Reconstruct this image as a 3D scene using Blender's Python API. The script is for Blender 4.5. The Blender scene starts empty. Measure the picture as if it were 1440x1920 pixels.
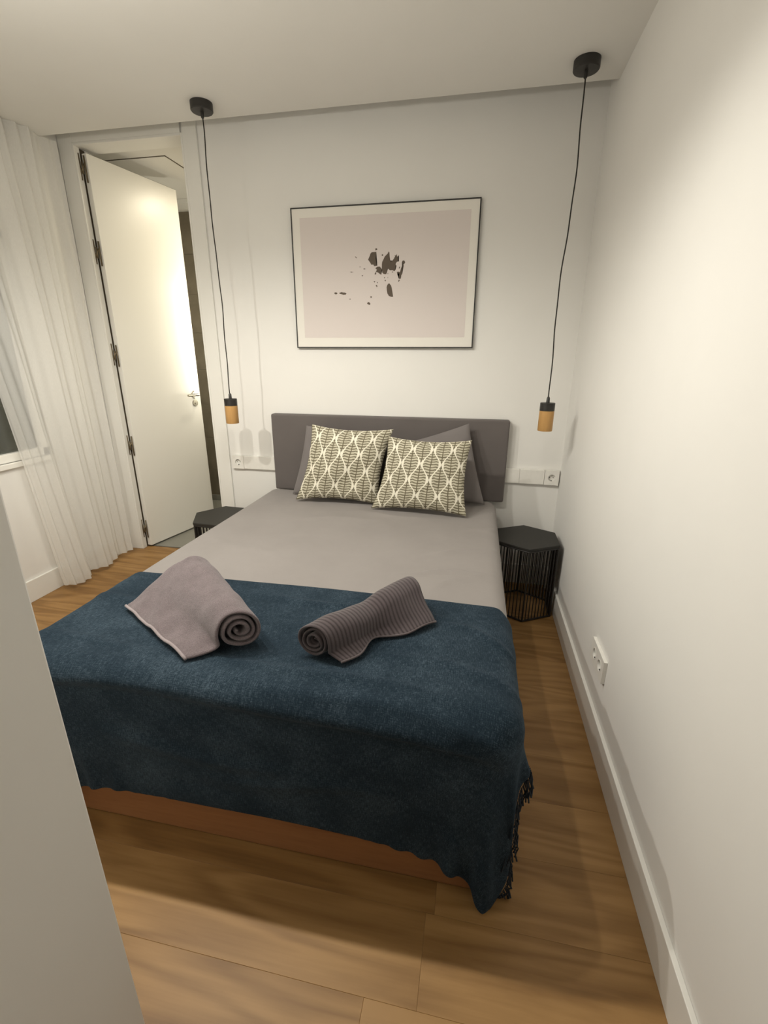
import bpy, bmesh, math, random
import numpy as np
from mathutils import Vector, Matrix, noise
from math import sin, cos, pi, radians, sqrt, atan2, acos

S = bpy.context.scene
COL = S.collection

# ------------------------------------------------------------------ camera
cam_d = bpy.data.cameras.new('camera')
cam = bpy.data.objects.new('camera', cam_d)
COL.objects.link(cam)
FPX, YAW, PIT, ROL = 861.23, 0.19396, 0.32338, 0.00513
fwd = Vector((-sin(YAW)*cos(PIT), cos(YAW)*cos(PIT), -sin(PIT)))
rt0 = Vector((cos(YAW), sin(YAW), 0))
up0 = rt0.cross(fwd)
rt = rt0*cos(ROL) + up0*sin(ROL)
up = -rt0*sin(ROL) + up0*cos(ROL)
M = Matrix((rt, up, -fwd)).transposed().to_4x4()
M.translation = Vector((0, -2.7, 1.3235))
cam.matrix_world = M
cam_d.sensor_fit = 'VERTICAL'
cam_d.sensor_height = 24.0
cam_d.lens = FPX/1920*24.0
cam_d.clip_start = 0.02
S.camera = cam

# ------------------------------------------------------------------ world, lights, exposure
w = bpy.data.worlds.new('night')
S.world = w
w.use_nodes = True
w.node_tree.nodes['Background'].inputs[0].default_value = (0.9, 0.75, 0.55, 1)
w.node_tree.nodes['Background'].inputs[1].default_value = 0.012

def lamp(name, typ, loc, energy, color, **kw):
    d = bpy.data.lights.new(name, typ)
    d.energy = energy
    d.color = color
    rot = kw.pop('rot', (0, 0, 0))
    for k, v in kw.items():
        setattr(d, k, v)
    o = bpy.data.objects.new(name, d)
    o.location = loc
    o.rotation_euler = rot
    COL.objects.link(o)
    return o

WARM = (1.0, 0.96, 0.865)
# the row of four spots of the ceiling lamp over the bed foot (just above the frame)
for x, e in ((-0.01, 3.5), (-0.49, 19), (-0.97, 34), (-1.46, 42)):
    lamp('ceiling_spot', 'SPOT', (x, -1.50, 2.02), e, WARM, spot_size=radians(180), spot_blend=0.6, shadow_soft_size=0.02)
    lamp('spot_fill', 'POINT', (x, -1.50, 2.03), e*0.125, WARM, shadow_soft_size=0.03)  # weak point fill added at each spot, lifts ceiling and upper wall
# weak fill added behind the camera, no hallway lamp known
lamp('hallway_fill', 'AREA', (0.0, -3.5, 2.38), 0.5, WARM, shape='DISK', size=0.2)
# bathroom: mirror light by the door and an overhead fill added for the tiles
lamp('mirror_light', 'AREA', (-1.86, 0.80, 1.45), 4.6, (1.0, 0.95, 0.79), shape='RECTANGLE', size=0.9, size_y=0.05, rot=(0, radians(90), 0))
lamp('bathroom_fill', 'AREA', (-1.60, 0.80, 2.45), 10, (1.0, 0.90, 0.68), shape='DISK', size=0.12)

S.view_settings.view_transform = 'Standard'
S.view_settings.look = 'None'
S.view_settings.gamma = 1
S.view_settings.use_curve_mapping = False
S.view_settings.exposure = -0.06

# ------------------------------------------------------------------ node helpers
class NT:
    def __init__(s, name):
        s.m = bpy.data.materials.new(name)
        s.m.use_nodes = True
        s.t = s.m.node_tree
        s.b = s.t.nodes['Principled BSDF']
        s.out = s.t.nodes['Material Output']
    def n(s, typ, ins=None, **kw):
        nd = s.t.nodes.new(typ)
        for k, v in kw.items():
            setattr(nd, k, v)
        for k, v in (ins or {}).items():
            s.set(nd.inputs[k], v)
        return nd
    def set(s, sock, v):
        if isinstance(v, bpy.types.NodeSocket):
            s.t.links.new(v, sock)
        else:
            sock.default_value = v
    def math(s, op, a, b=0.0, c=None):
        nd = s.n('ShaderNodeMath', {0: a, 1: b}, operation=op)
        if c is not None:
            s.set(nd.inputs[2], c)
        return nd.outputs[0]
    def mix(s, f, a, b, blend='MIX'):
        nd = s.n('ShaderNodeMix', data_type='RGBA', blend_type=blend)
        s.set(nd.inputs[0], f)
        s.set(nd.inputs[6], a if not isinstance(a, tuple) else (*a[:3], 1))
        s.set(nd.inputs[7], b if not isinstance(b, tuple) else (*b[:3], 1))
        return nd.outputs[2]
    def coord(s, which='Object', scale=(1, 1, 1), off=None):
        tc = s.n('ShaderNodeTexCoord')
        mp = s.n('ShaderNodeMapping', {'Vector': tc.outputs[which], 'Scale': scale})
        if off is not None:
            s.set(mp.inputs['Location'], off)
        return mp.outputs[0]
    def noise(s, vec, scale, detail=4, rough=0.55, dist=0.0):
        return s.n('ShaderNodeTexNoise', {'Vector': vec, 'Scale': scale, 'Detail': detail, 'Roughness': rough, 'Distortion': dist}).outputs[0]
    def ramp(s, f, stops):
        r = s.n('ShaderNodeValToRGB', {0: f})
        e = r.color_ramp.elements
        while len(e) < len(stops):
            e.new(0.5)
        for el, (p, c) in zip(e, stops):
            el.position = p
            el.color = (*c, 1) if len(c) == 3 else c
        return r.outputs[0]
    def bump(s, h, strength=0.3, dist=0.002):
        nd = s.n('ShaderNodeBump', {'Strength': strength, 'Distance': dist, 'Height': h})
        s.t.links.new(nd.outputs[0], s.b.inputs['Normal'])
    def base(s, c):
        s.set(s.b.inputs['Base Color'], (*c, 1) if isinstance(c, tuple) else c)
    def rough(s, r, spec=None):
        s.set(s.b.inputs['Roughness'], r)
        if spec is not None:
            s.b.inputs['Specular IOR Level'].default_value = spec

def m_paint(name, c, rough=0.6, bump=0.08, var=0.03, spec=0.3):
    t = NT(name)
    v = t.coord()
    f = t.noise(v, 3.0, 3)
    t.base(t.mix(f, tuple(x*(1-var) for x in c), tuple(min(1, x*(1+var)) for x in c)))
    t.rough(rough, spec)
    if bump:
        t.bump(t.noise(v, 160, 3), bump, 0.001)
    return t.m

def m_plain(name, c, rough=0.4, metal=0.0, spec=0.5):
    t = NT(name)
    f = t.noise(t.coord(), 40, 2)
    t.base(t.mix(f, tuple(x*0.94 for x in c), tuple(min(1, x*1.05) for x in c)))
    t.rough(rough, spec)
    t.b.inputs['Metallic'].default_value = metal
    return t.m

def m_floorwood(name, light, dark, tint):
    t = NT(name)
    tc = t.n('ShaderNodeTexCoord')
    oi = t.n('ShaderNodeObjectInfo')
    r1 = t.math('MULTIPLY', oi.outputs['Random'], 37.0)
    off = t.n('ShaderNodeCombineXYZ', {0: r1, 1: t.math('MULTIPLY', r1, 2.3), 2: r1})
    vec = t.n('ShaderNodeVectorMath', {0: tc.outputs['Object'], 1: off.outputs[0]}, operation='ADD').outputs[0]
    mp = t.n('ShaderNodeMapping', {'Vector': vec, 'Scale': (0.75, 5.0, 1)}).outputs[0]
    field = t.noise(mp, 1.0, 2, 0.5, 0.4)
    ring = t.math('SINE', t.math('MULTIPLY', field, 60.0))
    ring = t.math('MULTIPLY_ADD', ring, 0.5, 0.5)
    fine = t.noise(t.n('ShaderNodeMapping', {'Vector': vec, 'Scale': (3.0, 90.0, 1)}).outputs[0], 1.0, 4, 0.6)
    broad = t.noise(t.n('ShaderNodeMapping', {'Vector': vec, 'Scale': (1.4, 9.0, 1)}).outputs[0], 1.0, 4, 0.6, 0.6)
    knotv = t.n('ShaderNodeTexVoronoi', {'Vector': t.n('ShaderNodeMapping', {'Vector': vec, 'Scale': (1.6, 5.2, 1)}).outputs[0], 'Scale': 1.0}).outputs['Distance']
    knot = t.ramp(knotv, [(0.0, (1, 1, 1)), (0.10, (0.35, 0.35, 0.35)), (0.2, (0, 0, 0))])
    f = t.math('ADD', t.math('MULTIPLY', ring, 0.22), t.math('MULTIPLY', fine, 0.30))
    f = t.math('ADD', f, t.math('MULTIPLY', broad, 0.85))
    f = t.math('ADD', f, t.math('MULTIPLY', t.math('SUBTRACT', oi.outputs['Random'], 0.5), 0.22))
    f = t.math('SUBTRACT', f, t.math('MULTIPLY', knot, 0.30))
    c = t.ramp(f, [(0.22, dark), (0.55, tint), (0.9, light)])
    t.base(c)
    t.rough(0.46, 0.35)
    t.bump(fine, 0.12, 0.0008)
    return t.m

def m_wood(name, light, dark, scale=(1, 8, 8), rough=0.45):
    t = NT(name)
    v = t.coord('Object', scale)
    f = t.noise(v, 2.0, 5, 0.6, 0.5)
    fine = t.noise(t.coord('Object', tuple(s*6 for s in scale)), 2.0, 3)
    g = t.math('ADD', t.math('MULTIPLY', f, 0.7), t.math('MULTIPLY', fine, 0.3))
    t.base(t.ramp(g, [(0.3, dark), (0.7, light)]))
    t.rough(rough, 0.35)
    t.bump(fine, 0.1, 0.0006)
    return t.m

def m_fabric(name, c, c2, scale=700, bump=0.25, sheen=0.2, mottled=0.35, rough=0.9, mscale=9, uv=False):
    t = NT(name)
    v = t.coord('UV' if uv else 'Object')
    weave = t.noise(v, scale, 2, 0.6)
    blot = t.noise(v, mscale, 4, 0.6)
    f = t.math('ADD', t.math('MULTIPLY', weave, 1-mottled), t.math('MULTIPLY', blot, mottled))
    t.base(t.ramp(f, [(0.32, c), (0.68, c2)]))
    t.rough(rough, 0.15)
    t.b.inputs['Sheen Weight'].default_value = sheen
    t.b.inputs['Sheen Roughness'].default_value = 0.5
    t.bump(weave, bump, 0.0012)
    return t.m

def m_throw():
    t = NT('blue_throw_weave')
    uv = t.coord('UV')                       # metres along the cloth
    warp = t.noise(t.n('ShaderNodeMapping', {'Vector': uv, 'Scale': (620, 70, 1)}).outputs[0], 1.0, 3, 0.65)
    weft = t.noise(t.n('ShaderNodeMapping', {'Vector': uv, 'Scale': (70, 620, 1)}).outputs[0], 1.0, 3, 0.65)
    fl = t.noise(uv, 420, 3, 0.7)
    bl = t.noise(uv, 7, 4, 0.6)
    f = t.math('ADD', t.math('MULTIPLY', warp, 0.34), t.math('MULTIPLY', weft, 0.26))
    f = t.math('ADD', f, t.math('ADD', t.math('MULTIPLY', fl, 0.26), t.math('MULTIPLY', bl, 0.20)))
    t.base(t.ramp(f, [(0.36, (0.006, 0.0105, 0.016)), (0.52, (0.0150, 0.0270, 0.0395)), (0.68, (0.078, 0.110, 0.14))]))
    t.rough(0.92, 0.1)
    t.b.inputs['Sheen Weight'].default_value = 0.06
    t.b.inputs['Sheen Tint'].default_value = (0.5, 0.65, 0.85, 1)
    t.bump(f, 0.45, 0.0015)
    return t.m

def m_terry(name, c, c2, stripes=False):
    t = NT(name)
    uv = t.coord('UV')
    v = t.coord('Object')
    n1 = t.noise(v, 330, 3, 0.75)
    n2 = t.noise(v, 28, 4, 0.6)
    f = t.math('ADD', t.math('MULTIPLY', n1, 0.72), t.math('MULTIPLY', n2, 0.28))
    if stripes:
        sep = t.n('ShaderNodeSeparateXYZ', {0: uv})
        st = t.math('SINE', t.math('MULTIPLY', sep.outputs[0], 2*pi/0.0135))
        st = t.math('MULTIPLY_ADD', st, 0.5, 0.5)
        st = t.math('POWER', st, 0.7)
        f = t.math('ADD', t.math('MULTIPLY', f, 0.5), t.math('MULTIPLY', st, 0.42))
        t.bump(t.math('ADD', t.math('MULTIPLY', n1, 0.4), t.math('MULTIPLY', st, 1.0)), 0.5, 0.002)
        t.base(t.ramp(f, [(0.22, c), (0.65, c2)]))
    else:
        t.bump(f, 0.9, 0.004)
        t.base(t.ramp(f, [(0.32, c), (0.66, c2)]))
    t.rough(0.95, 0.1)
    t.b.inputs['Sheen Weight'].default_value = 0.3
    return t.m

def m_leafprint():
    t = NT('leaf_print_linen')
    tc = t.n('ShaderNodeTexCoord')
    wob = t.n('ShaderNodeTexNoise', {'Vector': tc.outputs['UV'], 'Scale': 9.0, 'Detail': 1})
    wv = t.n('ShaderNodeVectorMath', {0: wob.outputs['Color'], 1: (0.5, 0.5, 0.5)}, operation='SUBTRACT').outputs[0]
    wv = t.n('ShaderNodeVectorMath', {0: wv, 'Scale': 0.018}, operation='SCALE').outputs[0]
    uv = t.n('ShaderNodeVectorMath', {0: tc.outputs['UV'], 1: wv}, operation='ADD').outputs[0]
    sep = t.n('ShaderNodeSeparateXYZ', {0: uv})
    u = t.math('MULTIPLY', sep.outputs[0], 8.6)
    v = sep.outputs[1]
    n = t.math('FLOOR', u)
    sgn = t.math('MULTIPLY_ADD', t.math('MODULO', t.math('ADD', n, 20.0), 2.0), -2.0, 1.0)
    cs = t.math('COSINE', t.math('MULTIPLY', v, 2*pi*2.32))
    # sharpen the wave so the leaves come to soft points
    d = t.math('SUBTRACT', t.math('SUBTRACT', u, n), t.math('MULTIPLY_ADD', t.math('MULTIPLY', sgn, cs), 0.36, 0.5))
    d = t.math('ABSOLUTE', d)
    wid = t.math('MULTIPLY_ADD', t.math('POWER', t.math('ABSOLUTE', cs), 5.0), 0.075, 0.060)
    cream = t.math('LESS_THAN', d, wid)
    # central vein and ribs
    cu = t.math('ABSOLUTE', t.math('SUBTRACT', u, t.math('ROUND', u)))
    vein = t.math('LESS_THAN', cu, 0.045)
    # distance to the vein of the cell on this side
    arch = t.math('MULTIPLY', t.math('MULTIPLY', cu, cu), -0.05)
    ribs = t.math('SINE', t.math('MULTIPLY', t.math('ADD', v, arch), 2*pi*27.0))
    rn = t.noise(uv, 22, 2)
    dark = t.math('GREATER_THAN', t.math('ADD', ribs, t.math('MULTIPLY', t.math('SUBTRACT', rn, 0.5), 2.2)), 0.45)
    lightl = t.math('LESS_THAN', t.math('ADD', ribs, t.math('MULTIPLY', t.math('SUBTRACT', rn, 0.5), 1.5)), -0.62)
    c = t.mix(dark, (0.43, 0.40, 0.30), (0.150, 0.132, 0.090))
    c = t.mix(t.math('MULTIPLY', lightl, 0.75), c, (0.70, 0.66, 0.53))
    c = t.mix(vein, c, (0.13, 0.11, 0.07))
    c = t.mix(cream, c, (0.86, 0.82, 0.69))
    weave = t.noise(tc.outputs['UV'], 300, 2)
    c = t.mix(t.math('MULTIPLY', weave, 0.25), c, (0.25, 0.22, 0.16))
    t.base(c)
    t.rough(0.9, 0.15)
    t.bump(weave, 0.2, 0.001)
    return t.m

def m_sheer():
    t = NT('sheer_voile')
    v = t.coord('UV')
    thread = t.noise(t.n('ShaderNodeMapping', {'Vector': v, 'Scale': (500, 60, 1)}).outputs[0], 1.0, 2)
    d = t.n('ShaderNodeBsdfDiffuse', {'Color': (0.90, 0.89, 0.86, 1)})
    tl = t.n('ShaderNodeBsdfTranslucent', {'Color': (0.90, 0.89, 0.86, 1)})
    tr = t.n('ShaderNodeBsdfTransparent', {'Color': (1, 1, 1, 1)})
    m1 = t.n('ShaderNodeMixShader', {0: 0.42, 1: d.outputs[0], 2: tl.outputs[0]})
    f = t.math('MULTIPLY_ADD', thread, -0.16, 0.46)
    m2 = t.n('ShaderNodeMixShader', {0: f, 1: m1.outputs[0], 2: tr.outputs[0]})
    t.t.links.new(m2.outputs[0], t.out.inputs[0])
    return t.m

def m_glass():
    t = NT('window_glass')
    f = t.n('ShaderNodeFresnel', {'IOR': 1.5})
    fr = t.math('ADD', f.outputs[0], 0.02)
    g = t.n('ShaderNodeBsdfGlossy', {'Color': (0.95, 0.97, 0.96, 1), 'Roughness': 0.01})
    tr = t.n('ShaderNodeBsdfTransparent', {'Color': (0.78, 0.80, 0.78, 1)})
    m = t.n('ShaderNodeMixShader', {0: fr, 1: tr.outputs[0], 2: g.outputs[0]})
    t.t.links.new(m.outputs[0], t.out.inputs[0])
    return t.m

def m_tile():
    t = NT('dark_stone_tile')
    v = t.coord()
    oi = t.n('ShaderNodeObjectInfo')
    f = t.noise(v, 5, 5, 0.65, 0.6)
    vein = t.noise(v, 2.2, 6, 0.7, 2.0)
    f = t.math('ADD', t.math('MULTIPLY', f, 0.6), t.math('MULTIPLY', vein, 0.4))
    f = t.math('ADD', f, t.math('MULTIPLY', t.math('SUBTRACT', oi.outputs['Random'], 0.5), 0.12))
    t.base(t.ramp(f, [(0.35, (0.12, 0.10, 0.068)), (0.7, (0.19, 0.162, 0.115))]))
    t.rough(0.4, 0.4)
    return t.m

MAT = dict(
    wall=m_paint('wall_paint', (0.80, 0.785, 0.75)),
    ceil=m_paint('ceiling_paint', (0.78, 0.765, 0.725), 0.8, 0.05),
    lacquer=m_paint('white_lacquer', (0.83, 0.81, 0.755), 0.35, 0, 0.01, 0.5),
    trim=m_paint('trim_paint', (0.80, 0.785, 0.74), 0.4, 0.02, 0.015, 0.5),
    floor=m_floorwood('oak_plank', (0.375, 0.213, 0.078), (0.135, 0.065, 0.019), (0.248, 0.131, 0.042)),
    gap=m_plain('plank_gap', (0.11, 0.065, 0.03), 0.8),
    bedwood=m_wood('bed_base_oak', (0.36, 0.175, 0.075), (0.25, 0.110, 0.046), (1, 10, 10)),
    pendwood=m_wood('pendant_wood', (0.56, 0.33, 0.125), (0.44, 0.24, 0.08), (10, 10, 1.5)),
    black=m_plain('black_metal', (0.017, 0.015, 0.013), 0.45),
    blacktop=m_plain('black_table_top', (0.019, 0.0175, 0.0145), 0.6),
    cord=m_plain('black_cord', (0.02, 0.017, 0.013), 0.8),
    sheet=m_fabric('grey_bedspread_cotton', (0.262, 0.240, 0.228), (0.308, 0.283, 0.270), 900, 0.12, 0.1, 0.5, 0.85, 5),
    pillow=m_fabric('grey_pillowcase_cotton', (0.165, 0.149, 0.145), (0.205, 0.186, 0.181), 900, 0.12, 0.1, 0.5, 0.85, 6),
    head=m_fabric('grey_upholstery', (0.120, 0.105, 0.100), (0.150, 0.133, 0.127), 500, 0.2, 0.1, 0.3, 0.7, 6),
    throw=m_throw(),
    towel1=m_terry('mauve_terry', (0.105, 0.082, 0.087), (0.230, 0.186, 0.194)),
    towel2=m_terry('ribbed_terry', (0.040, 0.031, 0.033), (0.098, 0.079, 0.083), True),
    leaf=m_leafprint(),
    sheer=m_sheer(),
    glass=m_glass(),
    tile=m_tile(),
    bathfloor=m_paint('bathroom_floor_stone', (0.24, 0.235, 0.205), 0.35, 0.02, 0.12, 0.4),
    plastic=m_plain('white_plastic', (0.80, 0.78, 0.73), 0.35),
    socketdark=m_plain('socket_hole', (0.05, 0.045, 0.04), 0.6),
    steel=m_plain('brushed_steel', (0.42, 0.39, 0.32), 0.35, 0.9),
    bronze=m_plain('hinge_bronze', (0.16, 0.125, 0.075), 0.45, 0.5),
    gap_line=m_plain('dark_gap_line', (0.085, 0.065, 0.04), 0.7),
    mat=m_paint('passepartout', (0.80, 0.77, 0.71), 0.7, 0, 0.01),
    printp=m_paint('print_paper', (0.70, 0.635, 0.605), 0.7, 0, 0.012),
    ink=m_plain('print_ink', (0.105, 0.078, 0.055), 0.7),
)

# ------------------------------------------------------------------ mesh helpers
class MB:
    def __init__(s):
        s.v, s.f = [], []
    def add(s, vs, fs):
        o = len(s.v)
        s.v += [tuple(p) for p in vs]
        s.f += [tuple(i+o for i in f) for f in fs]
        return s
    def box(s, x0, x1, y0, y1, z0, z1):
        vs = [(x, y, z) for x in (x0, x1) for y in (y0, y1) for z in (z0, z1)]
        return s.add(vs, [(0, 1, 3, 2), (4, 6, 7, 5), (0, 4, 5, 1), (2, 3, 7, 6), (0, 2, 6, 4), (1, 5, 7, 3)])
    def prism(s, pts, z0, z1):
        n = len(pts)
        vs = [(x, y, z0) for x, y in pts] + [(x, y, z1) for x, y in pts]
        fs = [tuple(range(n))[::-1], tuple(range(n, 2*n))] + [(i, (i+1) % n, (i+1) % n+n, i+n) for i in range(n)]
        return s.add(vs, fs)
    def tube(s, path, r, n=8, cap=True):
        path = [Vector(p) for p in path]
        base = len(s.v)
        rr = r if isinstance(r, (list, tuple)) else [r]*len(path)
        prev = None
        for i, p in enumerate(path):
            a = path[max(i-1, 0)]
            b = path[min(i+1, len(path)-1)]
            t = (b-a).normalized()
            if prev is None:
                ref = Vector((0, 0, 1)) if abs(t.z) < 0.9 else Vector((1, 0, 0))
                u = t.cross(ref).normalized()
            else:
                u = (prev - t*prev.dot(t)).normalized()
            prev = u
            q = t.cross(u)
            for k in range(n):
                an = 2*pi*k/n
                s.v.append(tuple(p + (u*cos(an)+q*sin(an))*rr[i]))
        for i in range(len(path)-1):
            for k in range(n):
                a = base+i*n+k
                b = base+i*n+(k+1) % n
                s.f.append((a, b, b+n, a+n))
        if cap:
            s.f.append(tuple(base+k for k in range(n))[::-1])
            e = base+(len(path)-1)*n
            s.f.append(tuple(e+k for k in range(n)))
        return s
    def lathe(s, prof, n=32, c=(0, 0, 0)):
        base = len(s.v)
        for r, z in prof:
            for k in range(n):
                an = 2*pi*k/n
                s.v.append((c[0]+r*cos(an), c[1]+r*sin(an), c[2]+z))
        for i in range(len(prof)-1):
            for k in range(n):
                a = base+i*n+k
                b = base+i*n+(k+1) % n
                s.f.append((a, b, b+n, a+n))
        s.f.append(tuple(base+k for k in range(n))[::-1])
        e = base+(len(prof)-1)*n
        s.f.append(tuple(e+k for k in range(n)))
        return s
    def obj(s, name, mat, parent=None, loc=None, smooth=False, bevel=0.0, seg=2):
        me = bpy.data.meshes.new(name)
        me.from_pydata(s.v, [], s.f)
        me.update()
        bm = bmesh.new()
        bm.from_mesh(me)
        bmesh.ops.recalc_face_normals(bm, faces=bm.faces)
        bm.to_mesh(me)
        bm.free()
        return link(name, me, mat, parent, loc, smooth, bevel, seg)

def link(name, me, mat, parent=None, loc=None, smooth=False, bevel=0.0, seg=2):
    if mat is not None and not me.materials:
        me.materials.append(MAT[mat] if isinstance(mat, str) else mat)
    if smooth:
        for p in me.polygons:
            p.use_smooth = True
    o = bpy.data.objects.new(name, me)
    COL.objects.link(o)
    if loc is not None:
        o.location = loc
    if parent is not None:
        o.parent = parent
    if bevel:
        b = o.modifiers.new('bevel', 'BEVEL')
        b.width = bevel
        b.segments = seg
        b.limit_method = 'ANGLE'
        b.angle_limit = radians(40)
        b.harden_normals = False
    return o

def tag(o, label=None, cat=None, group=None, kind=None):
    if label: o['label'] = label
    if cat: o['category'] = cat
    if group: o['group'] = group
    if kind: o['kind'] = kind
    return o

def empty(name, loc, label=None, cat=None, group=None, kind=None):
    o = bpy.data.objects.new(name, None)
    o.empty_display_size = 0.05
    o.location = loc
    COL.objects.link(o)
    return tag(o, label, cat, group, kind)

def copy_tree(o, loc=None, parent=None):
    c = o.copy()
    COL.objects.link(c)
    c.parent = parent
    for ch in list(o.children):
        copy_tree(ch, None, c)
    if loc is not None:
        c.location = loc
    return c

def grid_obj(name, P, uv, mat, parent=None, smooth=True, thick=0.0, sub=0, off=0.0):
    """P: (rows, cols, 3) array -> quad sheet with a UV layer."""
    R, Cc = P.shape[:2]
    me = bpy.data.meshes.new(name)
    idx = np.arange(R*Cc).reshape(R, Cc)
    fs = np.stack([idx[:-1, :-1], idx[:-1, 1:], idx[1:, 1:], idx[1:, :-1]], -1).reshape(-1, 4)
    me.from_pydata(P.reshape(-1, 3).tolist(), [], fs.tolist())
    l = me.uv_layers.new(name='UVMap')
    flat = uv.reshape(-1, 2)[fs.reshape(-1)]
    l.data.foreach_set('uv', flat.reshape(-1))
    me.update()
    o = link(name, me, mat, parent, None, smooth)
    if thick:
        s = o.modifiers.new('thickness', 'SOLIDIFY')
        s.thickness = thick
        s.offset = off
    if sub:
        s = o.modifiers.new('smooth', 'SUBSURF')
        s.levels = sub
        s.render_levels = sub
    return o

# ------------------------------------------------------------------ room constants
XR, XL = 0.4926, -2.41
ZC, ZV, YE = 2.43, 2.64, -0.172         # ceiling, recess top, front edge of the recess
YF = -2.311                             # inner front wall
JL, JR, ZH = -2.32, -1.645, 2.455       # door opening

# ---- floor: planks
floor = MB().box(XL-0.1, XR+0.1, -4.3, 0.06, -0.06, -0.004).obj('floor', 'gap')
tag(floor, 'warm oak plank floor with boards running across the room', None, None, 'structure')
rnd = random.Random(7)
PW = 0.1875
row = 0
y = -1.73 + PW*10
plank_meshes = {}
while y > -3.6:
    y1, y0 = y, y-PW
    y = y0
    if y0 >= 0.0:
        continue
    k = round((-1.73 - y1)/PW)
    yy1 = min(y1, 0.045)
    xs = XL - rnd.uniform(0.1, 1.1)
    if k == 2:
        xs = -0.156 - 1.28*2
    xlim = XL-0.05 if y1 > YF-0.1 else -0.55
    while xs < XR+0.02:
        a, b = max(xs, xlim), min(xs+1.28, XR+0.02)
        xs += 1.28
        if b-a < 0.03:
            continue
        g = 0.0002
        ln, wd = b-a-2*g, yy1-y0-2*g
        key = (round(ln, 3), round(wd, 3))
        if key not in plank_meshes:
            m = MB()
            c = 0.0005
            hx, hy = ln/2, wd/2
            vs = [(-hx, -hy, -0.006), (hx, -hy, -0.006), (hx, hy, -0.006), (-hx, hy, -0.006),
                  (-hx, -hy, -c*0.5), (hx, -hy, -c*0.5), (hx, hy, -c*0.5), (-hx, hy, -c*0.5),
                  (-hx+c, -hy+c, 0), (hx-c, -hy+c, 0), (hx-c, hy-c, 0), (-hx+c, hy-c, 0)]
            fs = [(0, 1, 5, 4), (1, 2, 6, 5), (2, 3, 7, 6), (3, 0, 4, 7), (4, 5, 9, 8), (5, 6, 10, 9), (6, 7, 11, 10), (7, 4, 8, 11), (8, 9, 10, 11)]
            m.add(vs, fs)
            o = m.obj('plank', 'floor', floor)
            plank_meshes[key] = o.data
        else:
            o = link('plank', plank_meshes[key], None, floor)
        o.location = ((a+b)/2, (yy1+y0)/2, 0)

# ---- walls
wb = MB()
wb.box(XL-0.12, JL, 0, 0.12, 0, ZV)
wb.box(JR+0.012, XR+0.12, 0, 0.12, 0, ZV)
wb.box(JL, JR+0.012, 0, 0.12, ZH, ZV)
tag(wb.obj('wall_back', 'wall'), 'off-white back wall behind the headboard with a door opening at its left', None, None, 'structure')
tag(MB().box(XR, XR+0.12, -4.3, 0, 0, ZV).obj('wall_right', 'wall'), 'plain off-white right wall beside the bed', None, None, 'structure')
WY0, WY1, WZ0, WZ1 = -1.85, -0.48, 0.785, 1.93
wl = MB()
wl.box(XL-0.16, XL, -2.5, WY0, 0, ZV)
wl.box(XL-0.16, XL, WY1, 0, 0, ZV)
wl.box(XL-0.16, XL, WY0, WY1, 0, WZ0)
wl.box(XL-0.16, XL, WY0, WY1, WZ1, ZV)
tag(wl.obj('wall_left', 'wall'), 'off-white left wall with the curtained window', None, None, 'structure')
wf = MB()
wf.prism([(XL-0.1, YF), (XL-0.1, YF-0.12), (-0.617, YF-0.12), (-0.617, -4.3), (-0.497, -4.3), (-0.497, YF)], 0, ZC+0.1)
tag(wf.obj('wall_front', 'wall', bevel=0.003), 'off-white wall corner close to the camera on the left', None, None, 'structure')
tag(MB().box(-0.62, XR+0.12, -4.4, -4.3, 0, ZC+0.1).obj('wall_rear', 'wall'), 'hallway end wall behind the camera', None, None, 'structure')
# ---- ceiling with a recess along the back wall
ce = MB().box(XL-0.16, XR+0.12, -4.4, YE, ZC, ZC+0.05).box(XL-0.16, XR+0.12, YE-0.02, YE, ZC+0.05, ZV).box(XL-0.16, XR+0.12, YE, 0.12, ZV, ZV+0.06)
tag(ce.obj('ceiling', 'ceil'), 'plain white ceiling stopping short of the back wall in a shadow gap', None, None, 'structure')
# ---- baseboards
tag(MB().box(XR-0.013, XR, -4.3, 0, 0, 0.125).obj('baseboard_right', 'trim', bevel=0.002), 'white baseboard along the right wall', None, None, 'structure')
tag(MB().box(-1.545, XR-0.013, -0.013, 0, 0, 0.125).obj('baseboard_back', 'trim', bevel=0.002), 'white baseboard along the back wall behind the bed', None, None, 'structure')
tag(MB().box(XL, XL+0.013, YF, -0.016, 0, 0.125).obj('baseboard_left', 'trim', bevel=0.002), 'white baseboard under the window', None, None, 'structure')
tag(MB().box(XL+0.013, -0.497, YF, YF+0.013, 0, 0.125).obj('baseboard_front', 'trim', bevel=0.002), 'white baseboard on the front wall, seen from the bed', None, None, 'structure')

# ---- window
win = empty('window_1', (XL-0.08, (WY0+WY1)/2, WZ0), 'white framed window, dark with night, behind the sheer curtain', None, None, 'structure')
def W(o):   # parent keeping world coordinates (parent has translation only)
    o.location = Vector(o.location) - o.parent.location
    return o
fr = MB()
FW = 0.045
for (a, b, c, d) in ((WY0, WY1, WZ0, WZ0+FW), (WY0, WY1, WZ1-FW, WZ1), (WY0, WY0+FW, WZ0, WZ1), (WY1-FW, WY1, WZ0, WZ1), ((WY0+WY1)/2-0.03, (WY0+WY1)/2+0.03, WZ0, WZ1)):
    fr.box(XL-0.07, XL-0.005, a, b, c, d)
W(fr.obj('window_frame', 'lacquer', win, bevel=0.003))
for a, b in ((WY0+FW, (WY0+WY1)/2-0.03), ((WY0+WY1)/2+0.03, WY1-FW)):
    W(MB().box(XL-0.045, XL-0.039, a, b, WZ0+FW, WZ1-FW).obj('window_pane', 'glass', win))
W(MB().box(XL-0.012, XL+0.018, WY0-0.02, WY1+0.02, WZ0-0.028, WZ0).obj('window_sill', 'lacquer', win, bevel=0.003))
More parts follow.
